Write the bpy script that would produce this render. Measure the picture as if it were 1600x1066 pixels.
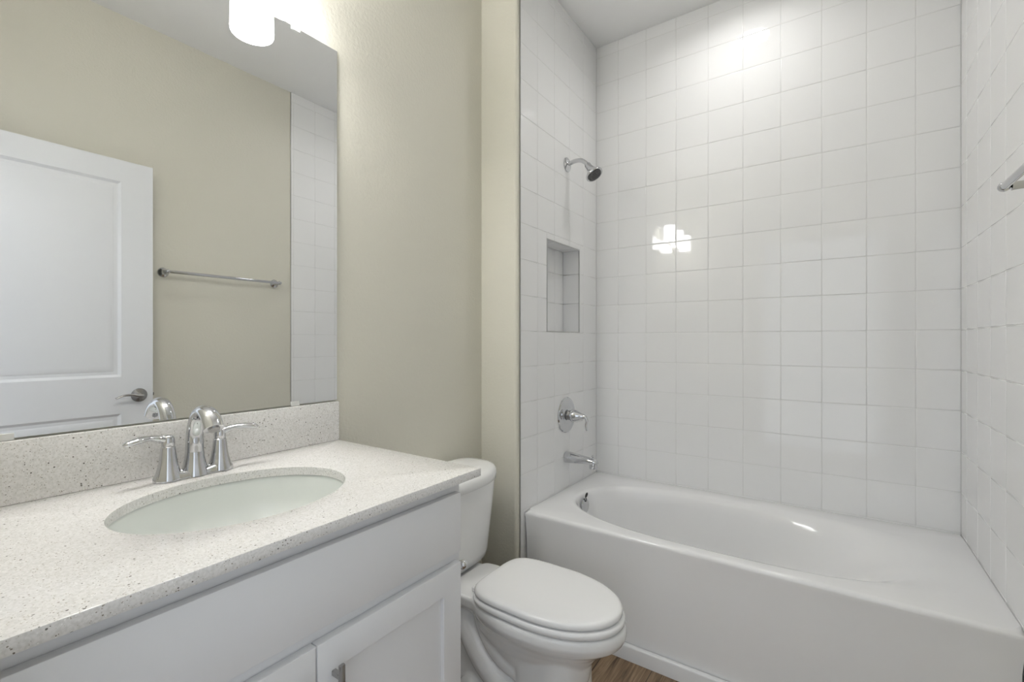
import bpy, bmesh, math, random
from mathutils import Vector, Matrix
random.seed(7)
PI = math.pi
scene = bpy.context.scene
for o in list(bpy.data.objects):
    bpy.data.objects.remove(o)
C = scene.collection

# ------------------------------------------------------------------ camera, world, exposure
FPX = 724.07
cam_d = bpy.data.cameras.new('camera')
cam_d.sensor_width = 36.0
cam_d.lens = 36.0 * FPX / 1600.0
cam_d.clip_start = 0.01
cam = bpy.data.objects.new('camera', cam_d)
C.objects.link(cam)
cam.location = (0, 0, 1.195)
cam.rotation_euler = (PI / 2, 0, 0.6062)
scene.camera = cam

W = bpy.data.worlds.new('daylight')
scene.world = W
W.use_nodes = True
bg = W.node_tree.nodes['Background']
bg.inputs['Color'].default_value = (0.86, 0.925, 1.0, 1)
bg.inputs['Strength'].default_value = 1.42

scene.view_settings.view_transform = 'Standard'
scene.view_settings.look = 'None'
scene.view_settings.gamma = 1.0
scene.view_settings.exposure = 0.0
scene.view_settings.use_curve_mapping = False
DISK_W = 2.7      # ceiling disc over the bathtub, watts
UPLIGHT_L = 230.0   # glowing rings added in the shade tops to brighten the ceiling
BULB_L = 70.0     # bulbs looking down through the open ends of the shades
SHADE_L = 17.0     # frosted shades over the mirror

ld = bpy.data.lights.new('disc_lamp', 'AREA')
ld.shape = 'DISK'; ld.size = 0.150; ld.energy = DISK_W; ld.color = (1.0, 0.99, 0.975); ld.spread = math.radians(156)
lo = bpy.data.objects.new('disc_lamp', ld); C.objects.link(lo)

# room numbers (metres, camera stands over the origin)
XW, XR, XL, YB, ZC = -1.288, 0.405, -1.100, 2.424, 2.850
XRT = 0.400          # face of the tiles on the right
YE = 0.030           # room face of the entry wall
PITCH = 0.155

# ------------------------------------------------------------------ materials
def new_mat(name):
    m = bpy.data.materials.new(name)
    m.use_nodes = True
    return m, m.node_tree, m.node_tree.nodes['Principled BSDF']

def simple(name, col, rough=0.5, metal=0.0, spec=0.5, coat=0.0):
    m, t, b = new_mat(name)
    b.inputs['Base Color'].default_value = (*col, 1)
    b.inputs['Roughness'].default_value = rough
    b.inputs['Metallic'].default_value = metal
    b.inputs['Specular IOR Level'].default_value = spec
    b.inputs['Coat Weight'].default_value = coat
    b.inputs['Coat Roughness'].default_value = 0.05
    return m

def bump_mat(name, col, rough, scale, strength, dist, spec=0.5, detail=2.0):
    m, t, b = new_mat(name)
    b.inputs['Base Color'].default_value = (*col, 1)
    b.inputs['Roughness'].default_value = rough
    b.inputs['Specular IOR Level'].default_value = spec
    tc = t.nodes.new('ShaderNodeTexCoord')
    n = t.nodes.new('ShaderNodeTexNoise')
    n.inputs['Scale'].default_value = scale
    n.inputs['Detail'].default_value = detail
    bp = t.nodes.new('ShaderNodeBump')
    bp.inputs['Strength'].default_value = strength
    bp.inputs['Distance'].default_value = dist
    t.links.new(tc.outputs['Object'], n.inputs['Vector'])
    t.links.new(n.outputs['Fac'], bp.inputs['Height'])
    t.links.new(bp.outputs['Normal'], b.inputs['Normal'])
    return m

M = {}
M['paint'] = bump_mat('beige_paint', (0.685, 0.665, 0.578), 0.5, 95, 0.30, 0.004, 0.4)
M['ceiling'] = bump_mat('white_ceiling', (0.89, 0.89, 0.885), 0.9, 60, 0.12, 0.004, 0.2)
M['trim'] = simple('white_trim', (0.82, 0.825, 0.83), 0.35)
M['doorpaint'] = simple('white_door_paint', (0.77, 0.78, 0.795), 0.38)
M['cabinet'] = simple('white_cabinet_paint', (0.765, 0.768, 0.775), 0.33)
M['tile'] = simple('glazed_white_tile', (0.86, 0.86, 0.858), 0.03, 0, 0.5)
M['grout'] = bump_mat('white_grout', (0.75, 0.75, 0.74), 0.85, 300, 0.2, 0.001, 0.2)
M['metaledge'] = simple('satin_aluminium', (0.50, 0.50, 0.49), 0.35, 0.9)
M['chrome'] = simple('chrome', (0.62, 0.625, 0.64), 0.05, 1.0)
M['nickel'] = simple('satin_nickel', (0.42, 0.41, 0.40), 0.24, 1.0)
M['darkspray'] = simple('dark_nozzle', (0.10, 0.10, 0.105), 0.45)
M['rubber'] = simple('black_rubber', (0.015, 0.015, 0.015), 0.4)
M['porcelain'] = simple('white_porcelain', (0.85, 0.85, 0.84), 0.10, 0, 0.5)
M['seat'] = simple('white_seat_plastic', (0.86, 0.86, 0.855), 0.16, 0, 0.5)
M['sink'] = simple('sink_ceramic', (0.82, 0.845, 0.81), 0.12, 0, 0.5)
M['tub'] = simple('white_tub_enamel', (0.86, 0.86, 0.862), 0.10, 0, 0.5)
M['mirror'] = simple('mirror_silver', (0.875, 0.885, 0.89), 0.0, 1.0)
M['glassedge'] = simple('mirror_glass_edge', (0.45, 0.52, 0.50), 0.12)
M['clip'] = simple('clear_clip', (0.72, 0.72, 0.70), 0.15)
M['brass'] = simple('hinge_metal', (0.45, 0.44, 0.42), 0.3, 1.0)

def emit(name, col, strength):
    m, t, b = new_mat(name)
    b.inputs['Base Color'].default_value = (0.9, 0.9, 0.9, 1)
    b.inputs['Roughness'].default_value = 0.4
    b.inputs['Emission Color'].default_value = (*col, 1)
    b.inputs['Emission Strength'].default_value = strength
    return m
M['disk'] = emit('lit_disc_lens', (1.0, 0.99, 0.975), 10.0)
M['shade'] = emit('lit_frosted_glass', (1.0, 0.99, 0.98), SHADE_L)
M['bulb'] = emit('lit_bulb_diffuser', (1.0, 0.99, 0.98), BULB_L)
M['uplight'] = emit('added_uplight_glow', (1.0, 0.99, 0.98), UPLIGHT_L)

def quartz():
    m, t, b = new_mat('speckled_quartz')
    N, L = t.nodes, t.links
    tc = N.new('ShaderNodeTexCoord')
    def specks(scale, pick, size, seed):
        mp = N.new('ShaderNodeMapping')
        mp.inputs['Location'].default_value = (seed, seed * 1.7, seed * 0.6)
        L.new(tc.outputs['Object'], mp.inputs['Vector'])
        v = N.new('ShaderNodeTexVoronoi')
        v.inputs['Scale'].default_value = scale
        L.new(mp.outputs['Vector'], v.inputs['Vector'])
        sp = N.new('ShaderNodeSeparateColor')
        L.new(v.outputs['Color'], sp.inputs['Color'])
        a = N.new('ShaderNodeMath'); a.operation = 'LESS_THAN'
        L.new(sp.outputs['Red'], a.inputs[0]); a.inputs[1].default_value = pick
        w = N.new('ShaderNodeMath'); w.operation = 'MULTIPLY'
        L.new(sp.outputs['Green'], w.inputs[0]); w.inputs[1].default_value = size
        d = N.new('ShaderNodeMath'); d.operation = 'LESS_THAN'
        L.new(v.outputs['Distance'], d.inputs[0]); L.new(w.outputs[0], d.inputs[1])
        r = N.new('ShaderNodeMath'); r.operation = 'MULTIPLY'
        L.new(a.outputs[0], r.inputs[0]); L.new(d.outputs[0], r.inputs[1])
        return r.outputs[0]
    base = N.new('ShaderNodeTexNoise'); base.inputs['Scale'].default_value = 260
    base.inputs['Detail'].default_value = 3
    L.new(tc.outputs['Object'], base.inputs['Vector'])
    ramp = N.new('ShaderNodeValToRGB')
    ramp.color_ramp.elements[0].position = 0.35; ramp.color_ramp.elements[0].color = (0.70, 0.688, 0.66, 1)
    ramp.color_ramp.elements[1].position = 0.6; ramp.color_ramp.elements[1].color = (0.82, 0.806, 0.785, 1)
    L.new(base.outputs['Fac'], ramp.inputs['Fac'])
    col = ramp.outputs['Color']
    for (sc, pk, sz, sd, c) in ((520, 0.16, 0.52, 3.1, (0.50, 0.46, 0.40, 1)), (380, 0.09, 0.46, 7.7, (0.30, 0.27, 0.23, 1)),
                                (250, 0.05, 0.42, 12.3, (0.17, 0.16, 0.145, 1)), (420, 0.12, 0.5, 21.0, (0.93, 0.92, 0.90, 1))):
        mx = N.new('ShaderNodeMix'); mx.data_type = 'RGBA'
        L.new(specks(sc, pk, sz, sd), mx.inputs['Factor'])
        L.new(col, mx.inputs['A']); mx.inputs['B'].default_value = c
        col = mx.outputs['Result']
    L.new(col, b.inputs['Base Color'])
    b.inputs['Roughness'].default_value = 0.16
    return m
M['quartz'] = quartz()

def wood():
    m, t, b = new_mat('brown_wood_plank')
    N, L = t.nodes, t.links
    tc = N.new('ShaderNodeTexCoord')
    mp = N.new('ShaderNodeMapping'); mp.inputs['Rotation'].default_value = (0, 0, PI / 2)
    L.new(tc.outputs['Object'], mp.inputs['Vector'])
    br = N.new('ShaderNodeTexBrick')
    br.inputs['Scale'].default_value = 1.0
    br.inputs['Brick Width'].default_value = 1.42
    br.inputs['Row Height'].default_value = 0.18
    br.inputs['Mortar Size'].default_value = 0.0014
    br.inputs['Color1'].default_value = (0.55, 0.55, 0.55, 1)
    br.inputs['Color2'].default_value = (1, 1, 1, 1)
    br.inputs['Mortar'].default_value = (0.18, 0.18, 0.18, 1)
    L.new(mp.outputs['Vector'], br.inputs['Vector'])
    st = N.new('ShaderNodeMapping'); st.inputs['Scale'].default_value = (22, 1.6, 1)
    L.new(tc.outputs['Object'], st.inputs['Vector'])
    n = N.new('ShaderNodeTexNoise'); n.inputs['Scale'].default_value = 2.2; n.inputs['Detail'].default_value = 7
    n.inputs['Distortion'].default_value = 1.2
    L.new(st.outputs['Vector'], n.inputs['Vector'])
    st2 = N.new('ShaderNodeMapping'); st2.inputs['Scale'].default_value = (120, 4, 1)
    L.new(tc.outputs['Object'], st2.inputs['Vector'])
    n2 = N.new('ShaderNodeTexNoise'); n2.inputs['Scale'].default_value = 2.0; n2.inputs['Detail'].default_value = 4
    L.new(st2.outputs['Vector'], n2.inputs['Vector'])
    ad = N.new('ShaderNodeMath'); ad.operation = 'MULTIPLY_ADD'
    L.new(n2.outputs['Fac'], ad.inputs[0]); ad.inputs[1].default_value = 0.45; L.new(n.outputs['Fac'], ad.inputs[2])
    r = N.new('ShaderNodeValToRGB')
    e = r.color_ramp.elements
    e[0].position = 0.45; e[0].color = (0.085, 0.050, 0.026, 1)
    e[1].position = 0.95; e[1].color = (0.44, 0.31, 0.19, 1)
    k = e.new(0.70); k.color = (0.25, 0.162, 0.093, 1)
    L.new(ad.outputs[0], r.inputs['Fac'])
    mx = N.new('ShaderNodeMix'); mx.data_type = 'RGBA'; mx.blend_type = 'MULTIPLY'
    mx.inputs['Factor'].default_value = 1.0
    L.new(r.outputs['Color'], mx.inputs['A']); L.new(br.outputs['Color'], mx.inputs['B'])
    L.new(mx.outputs['Result'], b.inputs['Base Color'])
    b.inputs['Roughness'].default_value = 0.42
    bp = N.new('ShaderNodeBump'); bp.inputs['Strength'].default_value = 0.15; bp.inputs['Distance'].default_value = 0.002
    L.new(ad.outputs[0], bp.inputs['Height']); L.new(bp.outputs['Normal'], b.inputs['Normal'])
    return m
M['wood'] = wood()

# ------------------------------------------------------------------ mesh helpers
def bx(bm, lo, hi, bev=0.0, seg=2, mi=0):
    r = bmesh.ops.create_cube(bm, size=1.0)
    vs = r['verts']
    for v in vs:
        v.co = Vector([lo[i] + (v.co[i] + 0.5) * (hi[i] - lo[i]) for i in range(3)])
    fs = set(f for v in vs for f in v.link_faces)
    for f in fs:
        f.material_index = mi
    if bev > 0:
        es = list(set(e for v in vs for e in v.link_edges))
        bmesh.ops.bevel(bm, geom=es, offset=bev, segments=seg, affect='EDGES', profile=0.5)

def loft(bm, rings, cap0=True, cap1=True, closed=True, mi=0):
    vr = [[bm.verts.new(p) for p in r] for r in rings]
    n = len(vr[0])
    for a, b in zip(vr, vr[1:]):
        for i in range(n if closed else n - 1):
            j = (i + 1) % n
            f = bm.faces.new((a[i], a[j], b[j], b[i])); f.material_index = mi
    if cap0:
        f = bm.faces.new(list(reversed(vr[0]))); f.material_index = mi
    if cap1:
        f = bm.faces.new(vr[-1]); f.material_index = mi
    return vr

def frame_of(axis):
    z = Vector(axis).normalized()
    h = Vector((0, 0, 1)) if abs(z.z) < 0.9 else Vector((1, 0, 0))
    x = h.cross(z).normalized()
    return x, z.cross(x), z

def lathe(bm, prof, origin, axis=(0, 0, 1), seg=32, mi=0):
    x, y, z = frame_of(axis)
    o = Vector(origin)
    rings = []
    for r, h in prof:
        r = max(r, 1e-5)
        rings.append([o + z * h + (x * math.cos(a) + y * math.sin(a)) * r
                      for a in (2 * PI * i / seg for i in range(seg))])
    loft(bm, rings, mi=mi)

def lathe_open(bm, prof, origin, seg):
    rings = [[Vector(origin) + Vector((r * math.cos(a), r * math.sin(a), h)) for a in (2 * PI * i / seg for i in range(seg))] for r, h in prof]
    loft(bm, rings, False, False)

def catmull(pts, n=8):
    P = [Vector(p) for p in pts]
    P = [P[0] * 2 - P[1]] + P + [P[-1] * 2 - P[-2]]
    out = []
    for i in range(1, len(P) - 2):
        for k in range(n):
            t = k / n
            a, b, c, d = P[i - 1], P[i], P[i + 1], P[i + 2]
            out.append(0.5 * ((2 * b) + (c - a) * t + (2 * a - 5 * b + 4 * c - d) * t * t + (3 * b - a - 3 * c + d) * t ** 3))
    out.append(P[-2])
    return out

def tube(bm, pts, rad, seg=16, n=8, flat=None, up=None, mi=0):
    """swept tube; rad may be a list; flat = list of height factors (elliptic section)."""
    dim = len(pts)
    path = catmull([(*p, ) for p in pts], n) if n > 1 else [Vector(p) for p in pts]
    def samp(v, s):
        if not isinstance(v, (list, tuple)):
            return v
        q = catmull([(x, 0, 0) for x in v], n) if n > 1 else [Vector((x, 0, 0)) for x in v]
        return q[s].x
    rings = []
    pu = None
    for s, p in enumerate(path):
        d = (path[min(s + 1, len(path) - 1)] - path[max(s - 1, 0)]).normalized()
        if pu is None:
            h = Vector(up) if up else (Vector((0, 0, 1)) if abs(d.z) < 0.9 else Vector((1, 0, 0)))
        else:
            h = pu
        x = d.cross(h).normalized()
        y = x.cross(d).normalized()
        pu = y
        r = samp(rad, s)
        fl = samp(flat, s) if flat else 1.0
        rings.append([p + x * r * math.cos(a) + y * r * fl * math.sin(a) for a in (2 * PI * i / seg for i in range(seg))])
    loft(bm, rings, mi=mi)

def sphere(bm, c, r, sx=1, sy=1, sz=1, seg=24):
    res = bmesh.ops.create_uvsphere(bm, u_segments=seg, v_segments=seg // 2, radius=r)
    for v in res['verts']:
        v.co = Vector((v.co.x * sx, v.co.y * sy, v.co.z * sz)) + Vector(c)

def obj(name, bm, mat, parent=None, smooth=True, angle=38, fix=True, mats=None):
    bm.verts.ensure_lookup_table()
    if fix:
        bmesh.ops.recalc_face_normals(bm, faces=bm.faces[:])
    if smooth:
        for f in bm.faces:
            f.smooth = True
        for e in bm.edges:
            if len(e.link_faces) == 2 and e.calc_face_angle(0) > math.radians(angle):
                e.smooth = False
    me = bpy.data.meshes.new(name)
    bm.to_mesh(me); bm.free()
    for mm in (mats or [mat]):
        me.materials.append(mm)
    o = bpy.data.objects.new(name, me)
    C.objects.link(o)
    if parent:
        o.parent = parent
        o.matrix_parent_inverse = parent.matrix_basis.inverted()
    return o

def thing(name, label, cat, loc=(0, 0, 0)):
    o = bpy.data.objects.new(name, None)
    o.empty_display_size = 0.05
    C.objects.link(o)
    o.location = loc
    o['label'] = label; o['category'] = cat
    return o

def tag(o, label, cat):
    o['label'] = label; o['category'] = cat
    return o

def struct(name, bm, mat, parent=None, label=None, cat=None, **k):
    o = obj(name, bm, mat, parent, **k)
    if parent is None:
        o['kind'] = 'structure'
        if label:
            o['label'] = label; o['category'] = cat
    return o

def BM():
    return bmesh.new()

# ------------------------------------------------------------------ setting
bm = BM(); bx(bm, (-1.45, -1.3, -0.06), (0.60, 2.56, 0.0))
struct('floor', bm, M['wood'], label='brown wood-look plank floor between toilet and bathtub', cat='floor', smooth=False)
bm = BM(); bx(bm, (-1.45, -0.10, ZC), (0.60, 2.56, ZC + 0.06))
struct('ceiling', bm, M['ceiling'], label='flat white textured ceiling over the bathroom', cat='ceiling', smooth=False)

# painted wall behind the vanity with its short return and rounded outer corner
plan = [(-1.42, -0.10), (XW, -0.10), (XW, 1.620)]
R = 0.014
for i in range(9):
    a = -PI / 2 + i * PI / 16
    plan.append((XL - 0.0 - R + R * math.cos(a), 1.620 + R + R * math.sin(a)))
plan += [(XL - 0.004, 1.648), (XL - 0.03, 1.648), (XL - 0.03, 1.6495), (-1.42, 1.6495)]
bm = BM(); loft(bm, [[(x, y, z) for x, y in plan] for z in (0, ZC)])
struct('wall_left', bm, M['paint'], label='beige textured painted wall behind the mirror and toilet', cat='wall', angle=30)
# painted wall on the right
bm = BM(); bx(bm, (XR, -0.10, 0), (0.53, 1.693, ZC))
struct('wall_right', bm, M['paint'], label='beige painted wall seen in the mirror behind the towel bar', cat='wall', smooth=False)
# entry wall with the doorway the camera stands in
DX0, DX1, DZ = -0.525, 0.293, 2.085
bm = BM()
bx(bm, (XW + 0.001, -0.09, 0), (DX0 - 0.02, YE, ZC - 0.001))
bx(bm, (DX1 + 0.02, -0.09, 0), (XR - 0.001, YE, ZC - 0.001))
bx(bm, (DX0 - 0.02, -0.09, DZ + 0.02), (DX1 + 0.02, YE, ZC - 0.001))
struct('wall_front', bm, M['paint'], label='beige painted entry wall around the doorway', cat='wall', smooth=False)
bm = BM()
bx(bm, (DX0 - 0.019, -0.092, 0.001), (DX0, YE + 0.001, DZ))
bx(bm, (DX1, -0.092, 0.001), (DX1 + 0.019, YE + 0.001, DZ))
bx(bm, (DX0 - 0.019, -0.092, DZ), (DX1 + 0.019, YE + 0.001, DZ + 0.019))
struct('trim_1', bm, M['trim'], label='white jamb lining the bathroom doorway', cat='trim', smooth=False)

# tiled walls ------------------------------------------------------
def tiles(bm, org, u, v, n, ur, vr, u0, v0, hole=None, rng=random):
    org, u, v, n = Vector(org), Vector(u), Vector(v), Vector(n)
    def cuts(a, b, s):
        k = math.ceil((a - s) / PITCH - 1e-6)
        out = [a]
        while s + k * PITCH < b - 1e-6:
            q = s + k * PITCH
            if q > a + 1e-6:
                out.append(q)
            k += 1
        return out + [b]
    cu, cv = cuts(*ur, u0), cuts(*vr, v0)
    def one(a, b, c, d):
        if b - a < 0.006 or d - c < 0.006:
            return
        ta, tb = rng.uniform(-1, 1) * 0.00028, rng.uniform(-1, 1) * 0.00028
        rings = []
        for ins, dep in ((0.0010, -0.0020), (0.0012, -0.0010), (0.0016, -0.0004), (0.0022, -0.0001), (0.0033, 0.0)):
            p = []
            for (s, t) in ((a + ins, c + ins), (b - ins, c + ins), (b - ins, d - ins), (a + ins, d - ins)):
                dd = dep + ta * (s - (a + b) / 2) + tb * (t - (c + d) / 2)
                p.append(org + u * s + v * t + n * dd)
            rings.append(p)
        vv = [[bm.verts.new(p) for p in r] for r in rings]
        for x, y in zip(vv, vv[1:]):
            for i in range(4):
                f = bm.faces.new((x[i], x[(i + 1) % 4], y[(i + 1) % 4], y[i])); f.smooth = True
        bm.faces.new(vv[-1])
    for a, b in zip(cu, cu[1:]):
        for c, d in zip(cv, cv[1:]):
            if hole and a < hole[1] and b > hole[0] and c < hole[3] and d > hole[2]:
                h0, h1, h2, h3 = hole
                if a < h0: one(a, h0, c, d)
                if b > h1: one(h1, b, c, d)
                x0, x1 = max(a, h0), min(b, h1)
                if c < h2: one(x0, x1, c, h2)
                if d > h3: one(x0, x1, h3, d)
            else:
                one(a, b, c, d)

def slab(bm, lo, hi):
    bx(bm, lo, hi, mi=1)

Z0 = 0.463 - 3 * PITCH
GD = 0.0017
# back wall: u along +x
bm = BM()
tiles(bm, (0, YB, 0), (1, 0, 0), (0, 0, 1), (0, -1, 0), (XL, XRT), (0.0, ZC), -0.971, Z0)
slab(bm, (-1.3, YB + GD * 0.7, 0), (0.53, YB + 0.11, ZC))
struct('wall_back', bm, None, label='white square-tiled wall along the back of the bathtub', cat='wall', smooth=False, mats=[M['tile'], M['grout']])
# plumbing wall with the niche: u along +y
NY0, NY1, NZ0, NZ1, ND = 1.873, 2.212, 1.2385, 1.675, 0.097
YT = 1.6505
bm = BM()
tiles(bm, (XL, 0, 0), (0, 1, 0), (0, 0, 1), (1, 0, 0), (YT, YB), (0.0, ZC), 1.790, Z0, hole=(NY0, NY1, NZ0, NZ1))
xg = XL - GD * 0.7
slab(bm, (-1.34, YT, 0), (xg, NY0, ZC)); slab(bm, (-1.34, NY1, 0), (xg, YB + 0.001, ZC))
slab(bm, (-1.34, NY0, 0), (xg, NY1, NZ0)); slab(bm, (-1.34, NY0, NZ1), (xg, NY1, ZC))
slab(bm, (-1.34, NY0, NZ0), (XL - ND - GD, NY1, NZ1))
# tiles lining the niche
e = 0.004
tiles(bm, (XL - ND, 0, 0), (0, 1, 0), (0, 0, 1), (1, 0, 0), (NY0, NY1), (NZ0, NZ1), 1.790 + 0.02, Z0 )
tiles(bm, (0, NY0 + e, 0), (1, 0, 0), (0, 0, 1), (0, 1, 0), (XL - ND, XL - 0.001), (NZ0, NZ1), 5, Z0)
tiles(bm, (0, NY1 - e, 0), (1, 0, 0), (0, 0, 1), (0, -1, 0), (XL - ND, XL - 0.001), (NZ0, NZ1), 5, Z0)
tiles(bm, (0, 0, NZ0 + e), (1, 0, 0), (0, 1, 0), (0, 0, 1), (XL - ND, XL - 0.001), (NY0, NY1), 5, 1.79 + 0.02)
tiles(bm, (0, 0, NZ1 - e), (1, 0, 0), (0, 1, 0), (0, 0, -1), (XL - ND, XL - 0.001), (NY0, NY1), 5, 1.79 + 0.02)
struct('wall_alcove_left', bm, None, label='white tiled shower wall with a recessed niche', cat='wall', smooth=False, mats=[M['tile'], M['grout']])
# right alcove wall: u along +y
YTR = 1.695
bm = BM()
tiles(bm, (XRT, 0, 0), (0, 1, 0), (0, 0, 1), (-1, 0, 0), (YTR, YB), (0.0, ZC), YB - 0.092, Z0)
slab(bm, (XRT + GD * 0.7, YTR, 0), (0.53, YB + 0.001, ZC))
struct('wall_alcove_right', bm, None, label='white tiled shower wall at the right end of the bathtub', cat='wall', smooth=False, mats=[M['tile'], M['grout']])
# metal edge strips
bm = BM(); bx(bm, (XL - 0.0035, 1.6483, 0.001), (XL + 0.0010, 1.6510, ZC - 0.001), 0.0004, 1)
struct('trim_2', bm, M['metaledge'], label='thin metal edge where beige wall meets shower tile', cat='trim')
bm = BM(); bx(bm, (XRT - 0.001, 1.6932, 0.001), (XRT + 0.01, 1.6955, ZC - 0.001), 0.0004, 1)
struct('trim_3', bm, M['metaledge'], label='thin metal tile edge on the right wall, seen in the mirror', cat='trim')
bm = BM()
w = 0.0042
bx(bm, (XL - 0.004, NY0 - 0.001, NZ0 - 0.001), (XL + 0.0008, NY0 + w, NZ1 + 0.001))
bx(bm, (XL - 0.004, NY1 - w, NZ0 - 0.001), (XL + 0.0008, NY1 + 0.001, NZ1 + 0.001))
bx(bm, (XL - 0.004, NY0 + w, NZ0 - 0.001), (XL + 0.0008, NY1 - w, NZ0 + w))
bx(bm, (XL - 0.004, NY0 + w, NZ1 - w), (XL + 0.0008, NY1 - w, NZ1 + 0.001))
struct('trim_4', bm, M['metaledge'], label='thin grey metal edging around the shower niche', cat='trim', smooth=False)
# base strip along the tub front, with a rounded top
YTF = 1.683
bm = BM()
prof = [(YTF - 0.001, 0.0005), (YTF - 0.015, 0.0005), (YTF - 0.015, 0.050), (YTF - 0.0135, 0.0545), (YTF - 0.010, 0.0565), (YTF - 0.005, 0.0575), (YTF - 0.001, 0.0575)]
loft(bm, [[(x, y, z) for y, z in prof] for x in (XL + 0.001, XRT + 0.003)])
struct('trim_5', bm, M['trim'], label='white base strip along the foot of the bathtub', cat='trim', angle=50)
# baseboards
def board(name, a, b, n, label):
    bm = BM()
    n = Vector(n)
    prof = [(0.0005, 0.0005), (0.013, 0.0005), (0.013, 0.070), (0.010, 0.080), (0.006, 0.083), (0.0005, 0.083)]
    loft(bm, [[Vector((p[0], p[1], 0)) + n * d + Vector((0, 0, z)) for d, z in prof] for p in (a, b)])
    struct(name, bm, M['trim'], label=label, cat='baseboard', angle=50)
board('baseboard_left', (XW, 0.885), (XW, 1.606), (1, 0, 0), 'white baseboard on the beige wall behind the toilet')
board('baseboard_back', (XW + 0.014, 1.620), (XL - 0.014, 1.620), (0, -1, 0), 'white baseboard on the short return beside the bathtub')
board('baseboard_right', (XR, 0.10), (XR, 1.6675), (-1, 0, 0), 'white baseboard on the beige wall below the towel bar')

# the open door, lying along the right wall
bm = BM()
dx0, dx1, dy0, dy1, dz0, dz1 = 0.293, 0.328, 0.090, 0.900, 0.012, 2.078
st = 0.128
pan = [(1.020, dz1 - 0.105), (0.225, 0.840)]
bx(bm, (dx0, dy0, dz0), (dx1, dy0 + st, dz1)); bx(bm, (dx0, dy1 - st, dz0), (dx1, dy1, dz1))
zs = [dz0, pan[1][0], pan[1][1], pan[0][0], pan[0][1], dz1]
for a, b in ((zs[0], zs[1]), (zs[2], zs[3]), (zs[4], zs[5])):
    bx(bm, (dx0, dy0 + st, a), (dx1, dy1 - st, b))
for (a, b) in pan:
    for sgn, xf in ((1, dx0), (-1, dx1)):
        rings = []
        for ins, dep in ((0, 0), (0.004, 0.003), (0.012, 0.0085), (0.026, 0.0085), (0.036, 0.0045), (0.050, 0.0030)):
            y0, y1, z0, z1 = dy0 + st + ins, dy1 - st - ins, a + ins, b - ins
            rings.append([(xf + sgn * dep, y, z) for y, z in ((y0, z0), (y1, z0), (y1, z1), (y0, z1))])
        loft(bm, rings, cap0=False)
door = struct('door_1', bm, M['doorpaint'], label='white two-panel door standing open, seen in the mirror', cat='door', fix=True, angle=20)
bm = BM()
hy, hz = 0.842, 0.925
lathe(bm, [(0.0, 0.0), (0.033, 0.0), (0.034, 0.004), (0.031, 0.009), (0.020, 0.012), (0.013, 0.014), (0.0115, 0.030), (0.010, 0.046), (0.0, 0.048)], (dx0 - 0.0005, hy, hz), (-1, 0, 0))
tube(bm, [(dx0 - 0.040, hy + 0.010, hz), (dx0 - 0.043, hy - 0.010, hz - 0.001), (dx0 - 0.046, hy - 0.040, hz + 0.006), (dx0 - 0.050, hy - 0.075, hz + 0.006), (dx0 - 0.050, hy - 0.105, hz - 0.006)],
     [0.0075, 0.010, 0.0085, 0.0075, 0.005], 14, 8, flat=[1, 0.9, 0.75, 0.65, 0.6], up=(0, 0, 1))
o = obj('door_handle', bm, M['nickel'], door); o['label'] = 'nickel lever handle'
bm = BM(); bx(bm, (dx0 + 0.006, dy1 - 0.0005, hz - 0.028), (dx0 + 0.029, dy1 + 0.0015, hz + 0.028), 0.0008, 1)
bx(bm, (dx0 + 0.011, dy1, hz - 0.008), (dx0 + 0.024, dy1 + 0.009, hz + 0.008), 0.002, 1)
obj('latch', bm, M['nickel'], door)
for z in (0.25, 1.05, 1.82):
    bm = BM(); lathe(bm, [(0, 0), (0.006, 0), (0.006, 0.09), (0, 0.09)], (dx1 + 0.001, dy0 - 0.004, z - 0.045), seg=12)
    obj('hinge', bm, M['brass'], door)

# ------------------------------------------------------------------ vanity
CY0, CY1, VX = 0.078, 0.838, -0.735
van = thing('vanity_cabinet', 'white shaker vanity cabinet under the speckled counter', 'vanity', (-1.0, 0.458, 0))
bm = BM()
t_ = 0.016
xb = XW + 0.004
bx(bm, (xb, CY0, 0.0005), (VX - 0.019, CY0 + t_, 0.866)); bx(bm, (xb, CY1 - t_, 0.0005), (VX - 0.019, CY1, 0.866))
bx(bm, (xb, CY0 + t_, 0.100), (VX - 0.019, CY1 - t_, 0.116)); bx(bm, (xb, CY0 + t_, 0.116), (xb + 0.006, CY1 - t_, 0.866))
bx(bm, (-0.830, CY0 + t_, 0.0005), (-0.815, CY1 - t_, 0.100))
obj('carcass', bm, M['cabinet'], van, smooth=False)
bm = BM()
fx0, fx1 = VX - 0.0188, VX
bx(bm, (fx0, CY0, 0.100), (fx1, CY0 + 0.04, 0.866)); bx(bm, (fx0, CY1 - 0.04, 0.100), (fx1, CY1, 0.866))
bx(bm, (fx0, CY0 + 0.04, 0.826), (fx1, CY1 - 0.04, 0.866)); bx(bm, (fx0, CY0 + 0.04, 0.660), (fx1, CY1 - 0.04, 0.725))
bx(bm, (fx0, CY0 + 0.04, 0.100), (fx1, CY1 - 0.04, 0.140)); bx(bm, (fx0, 0.438, 0.140), (fx1, 0.478, 0.660))
obj('face_frame', bm, M['cabinet'], van, smooth=False)
ox0, ox1 = VX + 0.001, -0.7165
bm = BM(); bx(bm, (ox0, 0.093, 0.704), (ox1, 0.824, 0.841), 0.0018, 2)
obj('false_drawer_front', bm, M['cabinet'], van)
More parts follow.
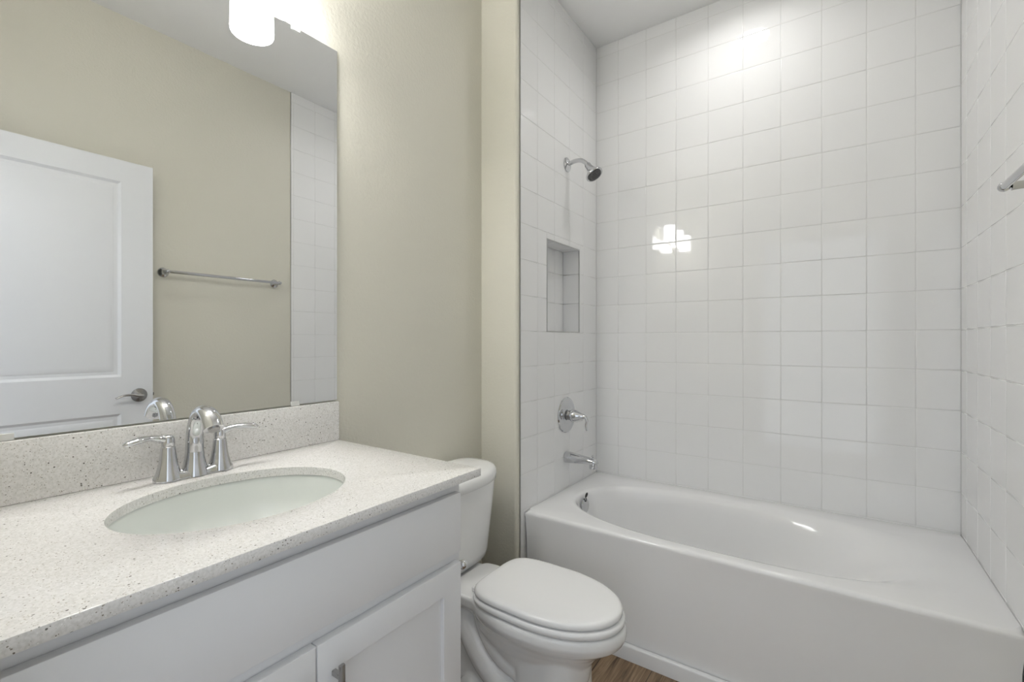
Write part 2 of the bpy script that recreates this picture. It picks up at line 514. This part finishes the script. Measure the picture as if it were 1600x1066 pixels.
def shaker(y0, y1, z0, z1, py):
    bm = BM()
    s = 0.057
    rings = []
    for ins, x in ((0.0, ox0), (0.0, ox1 - 0.0018), (0.0006, ox1 - 0.0006), (0.0018, ox1), (s, ox1), (s + 0.0012, ox1 - 0.0012), (s + 0.0016, ox1 - 0.009)):
        rings.append([(x, y, z) for y, z in ((y0 + ins, z0 + ins), (y1 - ins, z0 + ins), (y1 - ins, z1 - ins), (y0 + ins, z1 - ins))])
    loft(bm, rings)
    d = obj('door', bm, M['cabinet'], van, angle=30)
    bm = BM()
    zt, zb = 0.640, 0.505
    bx(bm, (ox1 + 0.020, py - 0.0055, zb), (ox1 + 0.0275, py + 0.0055, zt), 0.0022, 2)
    for z in (zt - 0.022, zb + 0.022):
        bx(bm, (ox1 + 0.0002, py - 0.0045, z - 0.005), (ox1 + 0.022, py + 0.0045, z + 0.005), 0.0015, 1)
    p = obj('pull', bm, M['nickel'], d); p['label'] = 'dark nickel bar pull'
shaker(0.4567, 0.824, 0.112, 0.6785, 0.487)
shaker(0.093, 0.4543, 0.112, 0.6785, 0.424)

# quartz counter with an oval cut-out
KX0, KX1, KY0, KY1, KZ0, KZ1 = XW + 0.0015, -0.7030, YE + 0.004, 0.8815, 0.8675, 0.8870
SX, SY, SA, SB = -0.983, 0.458, 0.170, 0.210
def rect_ring(x0, x1, y0, y1, z, cx, cy, ths):
    out = []
    for t in ths:
        c, s = math.cos(t), math.sin(t)
        k = min(((x1 if c > 0 else x0) - cx) / c if abs(c) > 1e-9 else 1e9, ((y1 if s > 0 else y0) - cy) / s if abs(s) > 1e-9 else 1e9)
        out.append((cx + c * k, cy + s * k, z))
    return out
def angles(x0, x1, y0, y1, cx, cy, n):
    a = [2 * PI * i / n for i in range(n)]
    for cxn, cyn in ((x0, y0), (x1, y0), (x1, y1), (x0, y1)):
        t = math.atan2(cyn - cy, cxn - cx) % (2 * PI)
        k = min(range(len(a)), key=lambda i: abs(a[i] - t))
        a[k] = t
    return sorted(a)
ths = angles(KX0, KX1, KY0, KY1, SX, SY, 128)
def ell(a, b, z):
    return [(SX + math.cos(t) * a * b / math.hypot(b * math.cos(t), a * math.sin(t)), SY + math.sin(t) * a * b / math.hypot(b * math.cos(t), a * math.sin(t)), z) for t in ths]
bm = BM()
rr = lambda i, z: rect_ring(KX0 + i, KX1 - i, KY0 + i, KY1 - i, z, SX, SY, ths)
rings = [rr(0.0008, KZ0), rr(0, KZ0 + 0.0010), rr(0, KZ1 - 0.0022), rr(0.0007, KZ1 - 0.0006), rr(0.0022, KZ1),
         ell(SA + 0.0012, SB + 0.0012, KZ1), ell(SA + 0.0003, SB + 0.0003, KZ1 - 0.0004), ell(SA, SB, KZ1 - 0.0014), ell(SA, SB, KZ0)]
vr = loft(bm, rings, False, False)
for i in range(len(ths)):
    j = (i + 1) % len(ths)
    bm.faces.new((vr[-1][i], vr[-1][j], vr[0][j], vr[0][i]))
tag(obj('countertop', bm, M['quartz'], angle=40), 'speckled off-white quartz counter with oval sink cut-out', 'countertop')
bm = BM(); bx(bm, (XW + 0.0015, YE + 0.004, KZ1 + 0.0003), (-1.2675, KY1, 1.0065), 0.0012, 2)
tag(obj('backsplash', bm, M['quartz']), 'low speckled quartz backsplash strip below the mirror', 'backsplash')

# undermount basin
sink = thing('sink', 'white oval undermount basin set in the speckled counter', 'sink', (SX, SY, 0.72))
N = 96
def el(a, b, z, dx=0.0):
    return [(SX + dx + a * math.cos(2 * PI * i / N), SY + b * math.sin(2 * PI * i / N), z) for i in range(N)]
bm = BM()
rings = [el(0.198, 0.238, 0.8590), el(0.198, 0.238, 0.8668), el(0.176, 0.216, 0.8668), el(0.1735, 0.2135, 0.8655), el(0.172, 0.212, 0.860)]
for f in (0.1, 0.22, 0.35, 0.5, 0.65, 0.78, 0.88, 0.95, 1.0):
    k = (1 - f ** 3.2) ** 0.55 if f < 1 else 0.12
    k = max(k, 0.12)
    rings.append(el(0.170 * k, 0.210 * k, 0.860 - 0.145 * f))
for k, z in ((0.14, 0.700), (0.55, 0.722), (0.9, 0.775), (1.04, 0.83), (1.06, 0.857)):
    rings.append(el(0.176 * k, 0.216 * k, z))
vr = loft(bm, rings, False, False)
for i in range(N):
    j = (i + 1) % N
    bm.faces.new((vr[-1][i], vr[-1][j], vr[0][j], vr[0][i]))
obj('basin', bm, M['sink'], sink, angle=60)
bm = BM(); lathe(bm, [(0, -0.006), (0.026, -0.006), (0.026, 0.0), (0.022, 0.0025), (0.017, 0.002), (0.016, 0.0045), (0.010, 0.0065), (0, 0.007)], (SX, SY, 0.7165))
o = obj('drain', bm, M['chrome'], sink); o['label'] = 'chrome drain'

# faucet
FX, FY, FZ = -1.205, 0.460, KZ1 + 0.0003
fau = thing('faucet', 'chrome two-handle faucet on the counter behind the sink', 'faucet', (FX, FY, FZ))
HS = 0.0525
bm = BM()
# base plate: waisted outline, high at the two handles, low in between
rings = []
def plate(scale, z0, lift):
    out = []
    n = 72
    for i in range(n):
        a = 2 * PI * i / n
        y = (HS + 0.027 * scale) * math.sin(a) if False else None
        s, c = math.sin(a), math.cos(a)
        yy = (HS + 0.0275 * scale) * (abs(s) ** 0.75) * (1 if s >= 0 else -1)
        w = 0.0245 * scale * (1.0 - 0.16 * (1 - min(1, abs(yy) / HS)) ** 1.0)
        xx = w * (abs(c) ** 0.62) * (1 if c >= 0 else -1)
        dip = math.cos(min(1.0, abs(yy) / HS) * PI / 2) ** 2
        out.append((FX + xx, FY + yy, FZ + z0 - lift * dip))
    return out
for sc, z0, l in ((1.0, 0.0, 0), (1.0, 0.003, 0), (0.985, 0.007, 0.001), (0.93, 0.0125, 0.003), (0.80, 0.018, 0.006), (0.5, 0.021, 0.008), (0.1, 0.021, 0.009)):
    rings.append(plate(sc, z0, l))
loft(bm, rings)
obj('base_plate', bm, M['chrome'], fau, angle=60)
for sgn in (-1, 1):
    bm = BM()
    hy = FY + sgn * HS
    lathe(bm, [(0, 0.004), (0.0265, 0.004), (0.0258, 0.010), (0.0225, 0.019), (0.0190, 0.032), (0.0163, 0.048), (0.0145, 0.064), (0.0133, 0.0745), (0.0120, 0.0758), (0, 0.076)], (FX, hy, FZ), seg=40)
    h = obj('handle_body', bm, M['chrome'], fau)
    bm = BM()
    lathe(bm, [(0, 0.0762), (0.0122, 0.0762), (0.0124, 0.084), (0.0122, 0.092), (0.0105, 0.0975), (0.006, 0.1003), (0, 0.101)], (FX, hy, FZ), seg=32)
    s = sgn
    zz = FZ + 0.0915
    tube(bm, [(FX - 0.001, hy + s * 0.000, zz - 0.003), (FX + 0.001, hy + s * 0.016, zz + 0.003), (FX + 0.004, hy + s * 0.036, zz + 0.0075), (FX + 0.009, hy + s * 0.058, zz + 0.0065), (FX + 0.013, hy + s * 0.076, zz + 0.0035), (FX + 0.014, hy + s * 0.083, zz + 0.0025)],
         [0.0100, 0.0096, 0.0090, 0.0112, 0.0095, 0.003], 20, 8, flat=[0.95, 0.85, 0.68, 0.62, 0.60, 0.6], up=(0, 0, 1))
    obj('lever', bm, M['chrome'], h, angle=50)
bm = BM()
lathe(bm, [(0, 0.002), (0.029, 0.002), (0.0272, 0.012), (0.0225, 0.026), (0.0195, 0.042), (0.0185, 0.055), (0, 0.06)], (FX - 0.002, FY, FZ), seg=40)
tube(bm, [(FX - 0.002, FY, FZ + 0.035), (FX - 0.002, FY, FZ + 0.070), (FX + 0.001, FY, FZ + 0.105), (FX + 0.018, FY, FZ + 0.138), (FX + 0.048, FY, FZ + 0.151), (FX + 0.078, FY, FZ + 0.140), (FX + 0.096, FY, FZ + 0.116)],
     [0.0185, 0.0180, 0.0172, 0.0165, 0.0172, 0.0190, 0.0205], 28, 8, flat=[1.0, 1.0, 0.95, 0.82, 0.80, 0.85, 0.9], up=(1, 0, 0))
sp = obj('spout', bm, M['chrome'], fau, angle=60)
bm = BM()
lathe(bm, [(0, 0), (0.0115, 0), (0.0115, 0.004), (0, 0.0035)], (FX + 0.0955, FY, FZ + 0.1166), (0.62, 0, -0.78), seg=24)
obj('aerator', bm, M['nickel'], sp)

# mirror
MY0, MY1, MZ0, MZ1 = 0.036, 0.8835, 1.0105, 2.1050
mir = thing('mirror', 'large frameless mirror on the beige wall above the vanity', 'mirror', (XW, 0.46, MZ0))
bm = BM()
bx(bm, (XW + 0.0010, MY0, MZ0), (XW + 0.0068, MY1, MZ1))
for f in bm.faces:
    f.material_index = 0 if f.calc_center_median().x > XW + 0.0066 else 1
obj('mirror_glass', bm, None, mir, smooth=False, mats=[M['mirror'], M['glassedge']])
for y, z in ((0.172, MZ0), (0.745, MZ0), (0.172, MZ1), (0.747, MZ1)):
    s = 1 if z == MZ0 else -1
    bm = BM()
    za, zb = sorted((z - s * 0.0035, z + s * 0.010))
    bx(bm, (XW + 0.0070, y - 0.013, za), (XW + 0.0095, y + 0.013, zb), 0.0008, 1)
    obj('clip', bm, M['clip'], mir)['label'] = 'small clear plastic mirror clip'

# light bar over the mirror
lf = thing('vanity_light', 'three-shade light bar glowing above the mirror', 'light', (XW, 0.458, 2.25))
bm = BM(); bx(bm, (XW + 0.001, 0.418 - 0.33, 2.205), (XW + 0.022, 0.418 + 0.33, 2.315), 0.006, 3)
obj('back_plate', bm, M['chrome'], lf)
for k in (-1, 0, 1):
    y = 0.418 + k * 0.250
    sx_ = -1.192
    bm = BM()
    tube(bm, [(XW + 0.020, y, 2.262), (XW + 0.05, y, 2.264), (sx_ - 0.012, y, 2.270), (sx_, y, 2.255), (sx_, y, 2.235)], 0.008, 14, 6)
    lathe(bm, [(0, 0.0), (0.030, 0.0), (0.030, 0.022), (0.012, 0.034), (0, 0.036)], (sx_, y, 2.216), seg=28)
    obj('arm', bm, M['chrome'], lf)
    bm = BM()
    P_ = [(0.0500, 0.1420), (0.0510, 0.1435), (0.0525, 0.1430), (0.0535, 0.1400), (0.0548, 0.060), (0.0560, 0.010), (0.0555, 0.003), (0.0535, 0.0), (0.0520, 0.002), (0.0515, 0.020), (0.0500, 0.1415)]
    lathe_open(bm, P_, (sx_, y, 2.076), 40)
    sd = obj('shade', bm, M['shade'], lf, angle=60)
    sd['label'] = 'glowing frosted glass shade'
    bm = BM()
    lathe(bm, [(0, 0.026), (0.050, 0.026), (0.050, 0.010), (0.047, 0.006), (0.025, 0.004), (0, 0.0035)], (sx_, y, 2.076), seg=40)
    obj('bulb', bm, M['bulb'], sd, angle=60)['label'] = 'glowing bulb end'
    bm = BM()
    lathe_open(bm, [(0.0315, 0.128), (0.0315, 0.138), (0.038, 0.1395), (0.0485, 0.138), (0.0485, 0.128), (0.0315, 0.128)], (sx_, y, 2.076), 40)
    obj('added_uplight_ring', bm, M['uplight'], sd, angle=60)  # emissive ring added to send light upward, not a lamp fitting

# ------------------------------------------------------------------ toilet
TY = 1.260
toi = thing('toilet', 'white two-piece toilet with closed lid between vanity and bathtub', 'toilet', (-0.85, TY, 0))
def egg(z, xf, xbk, b, n=56, pf=2.0, pb=3.0, xm=None, cy=TY):
    xm = xm if xm is not None else xf - (xf - xbk) * 0.52
    out = []
    for i in range(n):
        a = 2 * PI * i / n
        c, s = math.cos(a), math.sin(a)
        p = pf if c >= 0 else pb
        ax = (xf - xm) if c >= 0 else (xm - xbk)
        x = xm + ax * math.copysign(abs(c) ** (2 / p), c)
        y = cy + b * math.copysign(abs(s) ** (2 / p), s)
        out.append((x, y, z))
    return out
bm = BM()
# bowl: rim band, then tucked in underneath
loft(bm, [egg(0.3705, -0.492, -1.000, 0.156, pb=2.3), egg(0.363, -0.486, -1.006, 0.162, pb=2.3), egg(0.343, -0.485, -1.006, 0.163, pb=2.3), egg(0.322, -0.496, -1.000, 0.155, pb=2.3),
          egg(0.300, -0.528, -1.000, 0.138, pb=2.2), egg(0.270, -0.566, -0.98, 0.118), egg(0.235, -0.590, -0.96, 0.100), egg(0.18, -0.600, -0.90, 0.085), egg(0.15, -0.62, -0.88, 0.07)])
# rear deck under the tank
def rrect(x0, x1, hw, z, cy=TY, n=40, p=6):
    cx, ax = (x0 + x1) / 2, (x1 - x0) / 2
    return [(cx + ax * math.copysign(abs(math.cos(t)) ** (2 / p), math.cos(t)), cy + hw * math.copysign(abs(math.sin(t)) ** (2 / p), math.sin(t)), z) for t in (2 * PI * i / n for i in range(n))]
loft(bm, [rrect(-1.255, -0.91, 0.112, 0.356), rrect(-1.255, -0.90, 0.117, 0.348), rrect(-1.25, -0.90, 0.112, 0.330), rrect(-1.23, -0.92, 0.085, 0.315), rrect(-1.19, -0.92, 0.06, 0.28)])
loft(bm, [rrect(-1.074, -0.86, 0.113, 0.3695), rrect(-1.080, -0.86, 0.118, 0.364), rrect(-1.080, -0.86, 0.116, 0.335), rrect(-1.07, -0.86, 0.10, 0.315)])
# front column
loft(bm, [egg(0.27, -0.600, -0.83, 0.098, pf=2.6, pb=4), egg(0.18, -0.604, -0.815, 0.098, pf=2.8, pb=5), egg(0.06, -0.602, -0.815, 0.100, pf=2.8, pb=5), egg(0.0008, -0.596, -0.82, 0.104, pf=2.8, pb=5)])
# rear foot and narrow neck
loft(bm, [rrect(-1.11, -0.70, 0.055, 0.30), rrect(-1.10, -0.70, 0.060, 0.2), rrect(-1.10, -0.70, 0.070, 0.05), rrect(-1.12, -0.68, 0.105, 0.035), rrect(-1.12, -0.68, 0.108, 0.0008)])
# trapway bulges on both flanks
for s in (-1, 1):
    y = TY + s * 0.058
    tube(bm, [(-1.06, y, 0.315), (-1.01, y, 0.245), (-0.95, y, 0.165), (-0.88, y, 0.11), (-0.80, y, 0.085)], [0.035, 0.044, 0.046, 0.044, 0.04], 20, 6)
    tube(bm, [(-0.96, y, 0.315), (-0.92, y, 0.245), (-0.86, y, 0.19), (-0.78, y, 0.16)], [0.03, 0.036, 0.036, 0.03], 20, 6)
    sphere(bm, (-0.985, TY + s * 0.074, 0.030), 0.05, 1.1, 0.7, 1.15)
bo = obj('bowl', bm, M['porcelain'], toi)
rm = bo.modifiers.new('blend', 'REMESH'); rm.mode = 'VOXEL'; rm.voxel_size = 0.0045; rm.use_smooth_shade = True
sm = bo.modifiers.new('soften', 'SMOOTH'); sm.factor = 0.5; sm.iterations = 5
# tank
def tring(x0, x1, hw, z, bow=0.0, n=64, p=5):
    out = []
    for i in range(n):
        t = 2 * PI * i / n
        c, s = math.cos(t), math.sin(t)
        x = (x0 + x1) / 2 + (x1 - x0) / 2 * math.copysign(abs(c) ** (2 / p), c)
        y = hw * math.copysign(abs(s) ** (2 / p), s)
        if c > 0:
            x += bow * ((1 - (y / hw) ** 2) - 0.5) * abs(c) ** (2 / p)
        out.append((x, TY + y, z))
    return out
XT0 = -1.272
bm = BM()
loft(bm, [tring(XT0 + 0.03, -1.13, 0.150, 0.3585, 0.01), tring(XT0 + 0.016, -1.103, 0.170, 0.361, 0.014), tring(XT0 + 0.006, -1.092, 0.182, 0.372, 0.018), tring(XT0 + 0.002, -1.087, 0.188, 0.395, 0.020), tring(XT0, -1.080, 0.197, 0.48, 0.022), tring(XT0, -1.072, 0.208, 0.58, 0.024), tring(XT0, -1.066, 0.216, 0.6645, 0.026)])
obj('tank', bm, M['porcelain'], toi, angle=60)
bm = BM()
q = dict(p=3.4)
loft(bm, [tring(XT0 - 0.004, -1.058, 0.222, 0.665, 0.030, **q), tring(XT0 - 0.006, -1.052, 0.227, 0.668, 0.031, **q), tring(XT0 - 0.006, -1.050, 0.229, 0.690, 0.031, **q), tring(XT0 - 0.004, -1.053, 0.226, 0.702, 0.031, **q), tring(XT0 + 0.002, -1.061, 0.219, 0.712, 0.030, **q),
          tring(XT0 + 0.014, -1.078, 0.203, 0.7195, 0.028, **q), tring(XT0 + 0.036, -1.108, 0.17, 0.7245, 0.024, **q), tring(XT0 + 0.085, -1.155, 0.08, 0.7265, 0.012, **q)])
obj('tank_lid', bm, M['porcelain'], toi, angle=60)
bm = BM()
lathe(bm, [(0, 0), (0.012, 0), (0.012, 0.012), (0.008, 0.016), (0, 0.016)], (-1.080, TY - 0.172, 0.63), (1, 0, 0), 20)
tube(bm, [(-1.062, TY - 0.176, 0.63), (-1.057, TY - 0.14, 0.628), (-1.052, TY - 0.095, 0.622)], [0.006, 0.006, 0.005], 12, 6)
obj('flush_lever', bm, M['chrome'], toi)['label'] = 'chrome flush lever'
# seat ring and lid
def sring(z, g, z_in=None):
    return egg(z, -0.492 + g, -0.958 - g, 0.1585 + g, 72, 2.05, 4.2, -0.735)
bm = BM()
def inner(z, g):
    return egg(z, -0.552 - g, -0.885 + g, 0.098 - g, 72, 2.0, 2.4, -0.735)
rings = [inner(0.3730, 0), sring(0.3730, -0.005), sring(0.376, -0.0010), sring(0.383, 0.0012), sring(0.390, 0.0002), sring(0.3945, -0.005), inner(0.3945, -0.004), inner(0.386, 0.002)]
vr = loft(bm, rings, False, False)
for i in range(72):
    j = (i + 1) % 72
    bm.faces.new((vr[-1][i], vr[-1][j], vr[0][j], vr[0][i]))
obj('seat', bm, M['seat'], toi, angle=60)
def lring(z, g):
    return egg(z, -0.499 + g, -0.952 - g, 0.1560 + g, 72, 2.05, 4.6, -0.735)
bm = BM()
loft(bm, [lring(0.3985, -0.010), lring(0.3985, -0.004), lring(0.4005, -0.0005), lring(0.405, 0.0), lring(0.4115, -0.001), lring(0.416, -0.005), lring(0.4185, -0.012), lring(0.4200, -0.025), lring(0.4212, -0.07), lring(0.4215, -0.12)])
obj('lid', bm, M['seat'], toi, angle=60)
for s in (-1, 1):
    bm = BM()
    bx(bm, (-0.978, TY + s * 0.072 - 0.013, 0.3705), (-0.945, TY + s * 0.072 + 0.013, 0.3885), 0.006, 3)
    obj('hinge_cap', bm, M['seat'], toi)
# small paper holder on the cabinet's far side
ph = thing('paper_holder', 'chrome paper holder post peeking past the vanity door', 'toilet paper holder', (-0.78, CY1, 0.645))
bm = BM()
lathe(bm, [(0, 0.0006), (0.019, 0.0006), (0.019, 0.004), (0.012, 0.009), (0.0065, 0.012), (0.006, 0.032), (0, 0.032)], (-0.752, CY1, 0.643), (0, 1, 0), 24)
sphere(bm, (-0.752, CY1 + 0.0335, 0.643), 0.0115)
obj('post', bm, M['chrome'], ph)
bm = BM()
tube(bm, [(-0.756, CY1 + 0.036, 0.643), (-0.83, CY1 + 0.036, 0.643), (-0.90, CY1 + 0.036, 0.643)], 0.0055, 14, 4)
obj('roll_bar', bm, M['chrome'], ph)

# ------------------------------------------------------------------ bathtub
tub = thing('bathtub', 'white alcove bathtub with plain front apron', 'bathtub', (-0.35, 2.05, 0))
TX0, TX1, TY0, TY1, TZ = XL + 0.0004, XRT - 0.0003, YTF, YB - 0.0004, 0.4575
bcx, bcy = -0.42, 2.035
ta = angles(TX0, TX1, TY0, TY1, bcx, bcy, 160)
def trr(i0, i1, i2, i3, z):
    return rect_ring(TX0 + i0, TX1 - i1, TY0 + i2, TY1 - i3, z, bcx, bcy, ta)
def basin(xa, xb_, y0, y1, z, pl=2.1, pr=3.2):
    out = []
    for t in ta:
        c, s = math.cos(t), math.sin(t)
        A = (xb_ - bcx) if c > 0 else (bcx - xa)
        B = (y1 - bcy) if s > 0 else (bcy - y0)
        p = pr if c > 0 else pl
        k = (abs(c / A) ** p + abs(s / B) ** p) ** (-1 / p)
        out.append((bcx + c * k, bcy + s * k, z))
    return out
bm = BM()
rings = [trr(0, 0, 0.006, 0, 0.0006), trr(0, 0, 0.006, 0, 0.05), trr(0, 0, 0.004, 0, TZ - 0.10), trr(0, 0, 0.0015, 0, TZ - 0.025), trr(0, 0, 0.0, 0, TZ - 0.014), trr(0, 0, 0.0014, 0, TZ - 0.007), trr(0, 0, 0.005, 0, TZ - 0.002), trr(0.001, 0.001, 0.0115, 0.001, TZ),
         trr(0.003, 0.003, 0.018, 0.003, TZ + 0.0005),
         basin(-1.024, 0.370, 1.730, 2.350, TZ - 0.000, 2.3, 2.8), basin(-1.010, 0.310, 1.742, 2.336, TZ - 0.0025, 2.3, 2.7), basin(-1.002, 0.250, 1.751, 2.324, TZ - 0.010, 2.3, 2.6), basin(-0.997, 0.195, 1.758, 2.315, TZ - 0.024, 2.3, 2.6),
         basin(-0.990, 0.115, 1.767, 2.306, TZ - 0.060, 2.4, 2.6), basin(-0.975, 0.010, 1.774, 2.296, TZ - 0.13, 2.5, 3.0), basin(-0.958, -0.09, 1.788, 2.282, TZ - 0.21, 2.6, 3.0), basin(-0.94, -0.18, 1.802, 2.268, TZ - 0.28, 2.6, 3.0),
         basin(-0.915, -0.22, 1.822, 2.248, TZ - 0.325, 2.6, 3.0), basin(-0.87, -0.26, 1.855, 2.215, TZ - 0.350, 2.5, 2.8), basin(-0.78, -0.31, 1.92, 2.15, TZ - 0.360, 2.3, 2.4), basin(-0.6, -0.38, 2.0, 2.07, TZ - 0.362, 2, 2)]
loft(bm, rings, cap0=True, cap1=True)
obj('tub_shell', bm, M['tub'], tub, angle=50)
ox, oy, oz = -0.9895, 2.035, 0.402
bm = BM()
oax = Vector((1, 0, 0.10)).normalized()
lathe(bm, [(0, 0), (0.036, 0), (0.0365, 0.003), (0.034, 0.0065), (0.020, 0.0085), (0, 0.009)], (ox + 0.004, oy, oz), oax, 36)
op = obj('overflow_plate', bm, M['chrome'], tub); op['label'] = 'chrome overflow plate'
bm = BM()
r0 = 0.0085
ring = []
cen = Vector((ox + 0.012, oy + 0.004, oz + 0.050))
pts = [cen + Vector((0.003 * math.sin(a), r0 * math.cos(a), 1.25 * r0 * math.sin(a))) for a in (2 * PI * i / 24 for i in range(25))]
tube(bm, pts, 0.0026, 10, 1)
tube(bm, [cen + Vector((0, -0.003, -0.012)), Vector((ox + 0.013, oy + 0.0, oz + 0.028)), Vector((ox + 0.012, oy - 0.002, oz + 0.020))], 0.0024, 8, 4)
obj('trip_ring', bm, M['rubber'], op)['label'] = 'small black ring'
bm = BM(); lathe(bm, [(0, -0.003), (0.034, -0.003), (0.035, 0.001), (0.028, 0.003), (0.024, 0.001), (0.022, 0.006), (0, 0.008)], (-0.78, 2.035, TZ - 0.3595), seg=32)
obj('drain', bm, M['chrome'], tub)['label'] = 'chrome drain'

# ------------------------------------------------------------------ shower fittings
PY = 2.062
sh = thing('shower_fixture', 'chrome shower head on a bent arm high on the tiled wall', 'shower head', (XL, PY, 2.08))
bm = BM(); lathe(bm, [(0, 0.0006), (0.036, 0.0006), (0.0355, 0.004), (0.028, 0.009), (0.015, 0.013), (0.0115, 0.014), (0, 0.014)], (XL, PY + 0.008, 2.080), (1, 0, 0), 32)
obj('flange', bm, M['chrome'], sh)
bm = BM()
yy = PY + 0.008
tube(bm, [(XL + 0.006, yy, 2.080), (XL + 0.040, yy, 2.088), (XL + 0.075, yy, 2.086), (XL + 0.103, yy, 2.068), (XL + 0.118, yy, 2.048)], 0.0105, 18, 8)
obj('arm', bm, M['chrome'], sh)
bm = BM()
d = Vector((0.55, -0.05, -0.83)).normalized()
o0 = Vector((XL + 0.112, yy, 2.058))
lathe(bm, [(0, 0), (0.014, 0.0), (0.0165, 0.006), (0.0165, 0.018), (0.0185, 0.026), (0.022, 0.036), (0.029, 0.050), (0.039, 0.062), (0.0435, 0.067), (0.0440, 0.072), (0.0415, 0.0755), (0.0370, 0.0745), (0, 0.0735)], o0, d, 40)
hd = obj('shower_head', bm, M['chrome'], sh, angle=60)
bm = BM(); lathe(bm, [(0, 0.0738), (0.0355, 0.0745), (0.0345, 0.0775), (0, 0.0785)], o0, d, 36)
for r_, n_ in ((0.010, 6), (0.019, 12), (0.028, 18)):
    x_, y_, z_ = frame_of(d)
    for i in range(n_):
        a = 2 * PI * i / n_
        lathe(bm, [(0, 0.0775), (0.0017, 0.0775), (0.0013, 0.081), (0, 0.081)], o0 + (x_ * math.cos(a) + y_ * math.sin(a)) * r_, d, 8)
obj('spray_face', bm, M['darkspray'], hd)['label'] = 'dark grey spray face with nozzles'

va = thing('shower_valve', 'chrome round shower valve with a drooping lever above the tub spout', 'shower valve', (XL, PY, 0.825))
bm = BM(); lathe(bm, [(0, 0.0006), (0.088, 0.0006), (0.0885, 0.003), (0.085, 0.0075), (0.066, 0.0105), (0.058, 0.0100), (0.050, 0.013), (0.040, 0.0165), (0, 0.017)], (XL, PY, 0.825), (1, 0, 0), 56)
obj('escutcheon', bm, M['chrome'], va)
bm = BM(); lathe(bm, [(0, 0.0175), (0.024, 0.0175), (0.024, 0.034), (0, 0.034)], (XL, PY, 0.825), (1, 0, 0), 32)
obj('collar', bm, M['nickel'], va)['label'] = 'darker collar behind the handle'
bm = BM()
lathe(bm, [(0, 0.0345), (0.030, 0.0345), (0.031, 0.040), (0.028, 0.052), (0.022, 0.068), (0.016, 0.082), (0.0125, 0.095), (0.009, 0.101), (0, 0.103)], (XL, PY, 0.825), (1, 0, 0), 36)
tube(bm, [(XL + 0.075, PY, 0.826), (XL + 0.100, PY, 0.826), (XL + 0.114, PY, 0.808), (XL + 0.110, PY, 0.782), (XL + 0.113, PY - 0.001, 0.757)], [0.010, 0.010, 0.0085, 0.0085, 0.005], 16, 8, flat=[1, 0.9, 0.7, 0.55, 0.6], up=(0, 0, 1))
obj('lever', bm, M['chrome'], va, angle=50)

ts = thing('tub_spout', 'chrome bathtub spout on the tiled wall below the valve', 'tub spout', (XL, PY, 0.615))
bm = BM()
def sprg(x, top, bot, w):
    n = 28
    cz, h = (top + bot) / 2, (top - bot) / 2
    return [(x, PY + w * math.copysign(abs(math.cos(t)) ** 0.8, math.cos(t)), cz + h * math.copysign(abs(math.sin(t)) ** 0.8, math.sin(t))) for t in (2 * PI * i / n for i in range(n))]
loft(bm, [sprg(XL + 0.0006, 0.642, 0.588, 0.027), sprg(XL + 0.004, 0.6435, 0.587, 0.028), sprg(XL + 0.02, 0.642, 0.588, 0.0275), sprg(XL + 0.07, 0.636, 0.593, 0.025), sprg(XL + 0.115, 0.630, 0.596, 0.0225), sprg(XL + 0.145, 0.626, 0.597, 0.021), sprg(XL + 0.163, 0.621, 0.599, 0.018), sprg(XL + 0.170, 0.614, 0.602, 0.010)])
lathe(bm, [(0, 0.0), (0.0185, 0.0), (0.0200, 0.006), (0.0195, 0.03), (0.017, 0.042), (0, 0.046)], (XL + 0.148, PY, 0.578), (0, 0, 1), 28)
so = obj('spout', bm, M['chrome'], ts, angle=60)
bm = BM(); lathe(bm, [(0, 0), (0.004, 0), (0.0035, 0.010), (0.0065, 0.013), (0.0068, 0.018), (0.004, 0.021), (0, 0.0215)], (XL + 0.146, PY, 0.621), (0, 0, 1), 20)
obj('diverter_knob', bm, M['chrome'], so)

# towel bar
tb = thing('towel_bar', 'chrome towel bar on the beige right wall, seen in the mirror', 'towel bar', (XR, 1.28, 1.557))
BX_, BZ = 0.336, 1.564
bm = BM(); tube(bm, [(BX_, 0.985, BZ), (BX_, 1.28, BZ), (BX_, 1.580, BZ)], 0.0085, 20, 4)
obj('bar', bm, M['chrome'], tb)
for y in (0.980, 1.583):
    bm = BM()
    lathe(bm, [(0, 0.0006), (0.0260, 0.0006), (0.0265, 0.004), (0.023, 0.009), (0.014, 0.014), (0.0105, 0.020), (0.0095, 0.040), (0.0105, 0.056), (0, 0.058)], (XR, y, BZ), (-1, 0, 0), 32)
    sphere(bm, (BX_, y, BZ), 0.0118, 1.0, 1.0, 1.0)
    obj('post', bm, M['chrome'], tb, angle=60)

# ceiling disc light
dl = thing('ceiling_light', 'round flush disc light in the ceiling over the bathtub', 'light', (-0.356, 2.05, ZC))
bm = BM(); lathe(bm, [(0.078, -0.0006), (0.098, -0.0006), (0.097, -0.006), (0.088, -0.012), (0.080, -0.013), (0.0785, -0.010)], (-0.356, 2.045, ZC), (0, 0, 1), 48)
obj('trim_ring', bm, M['trim'], dl)
bm = BM(); lathe(bm, [(0, -0.002), (0.0775, -0.002), (0.0775, -0.011), (0.05, -0.0135), (0, -0.0145)], (-0.356, 2.045, ZC), (0, 0, 1), 48)
obj('lens', bm, M['disk'], dl)['label'] = 'glowing white lens'
lo.parent = dl; lo.location = (0, -0.005, -0.0165)
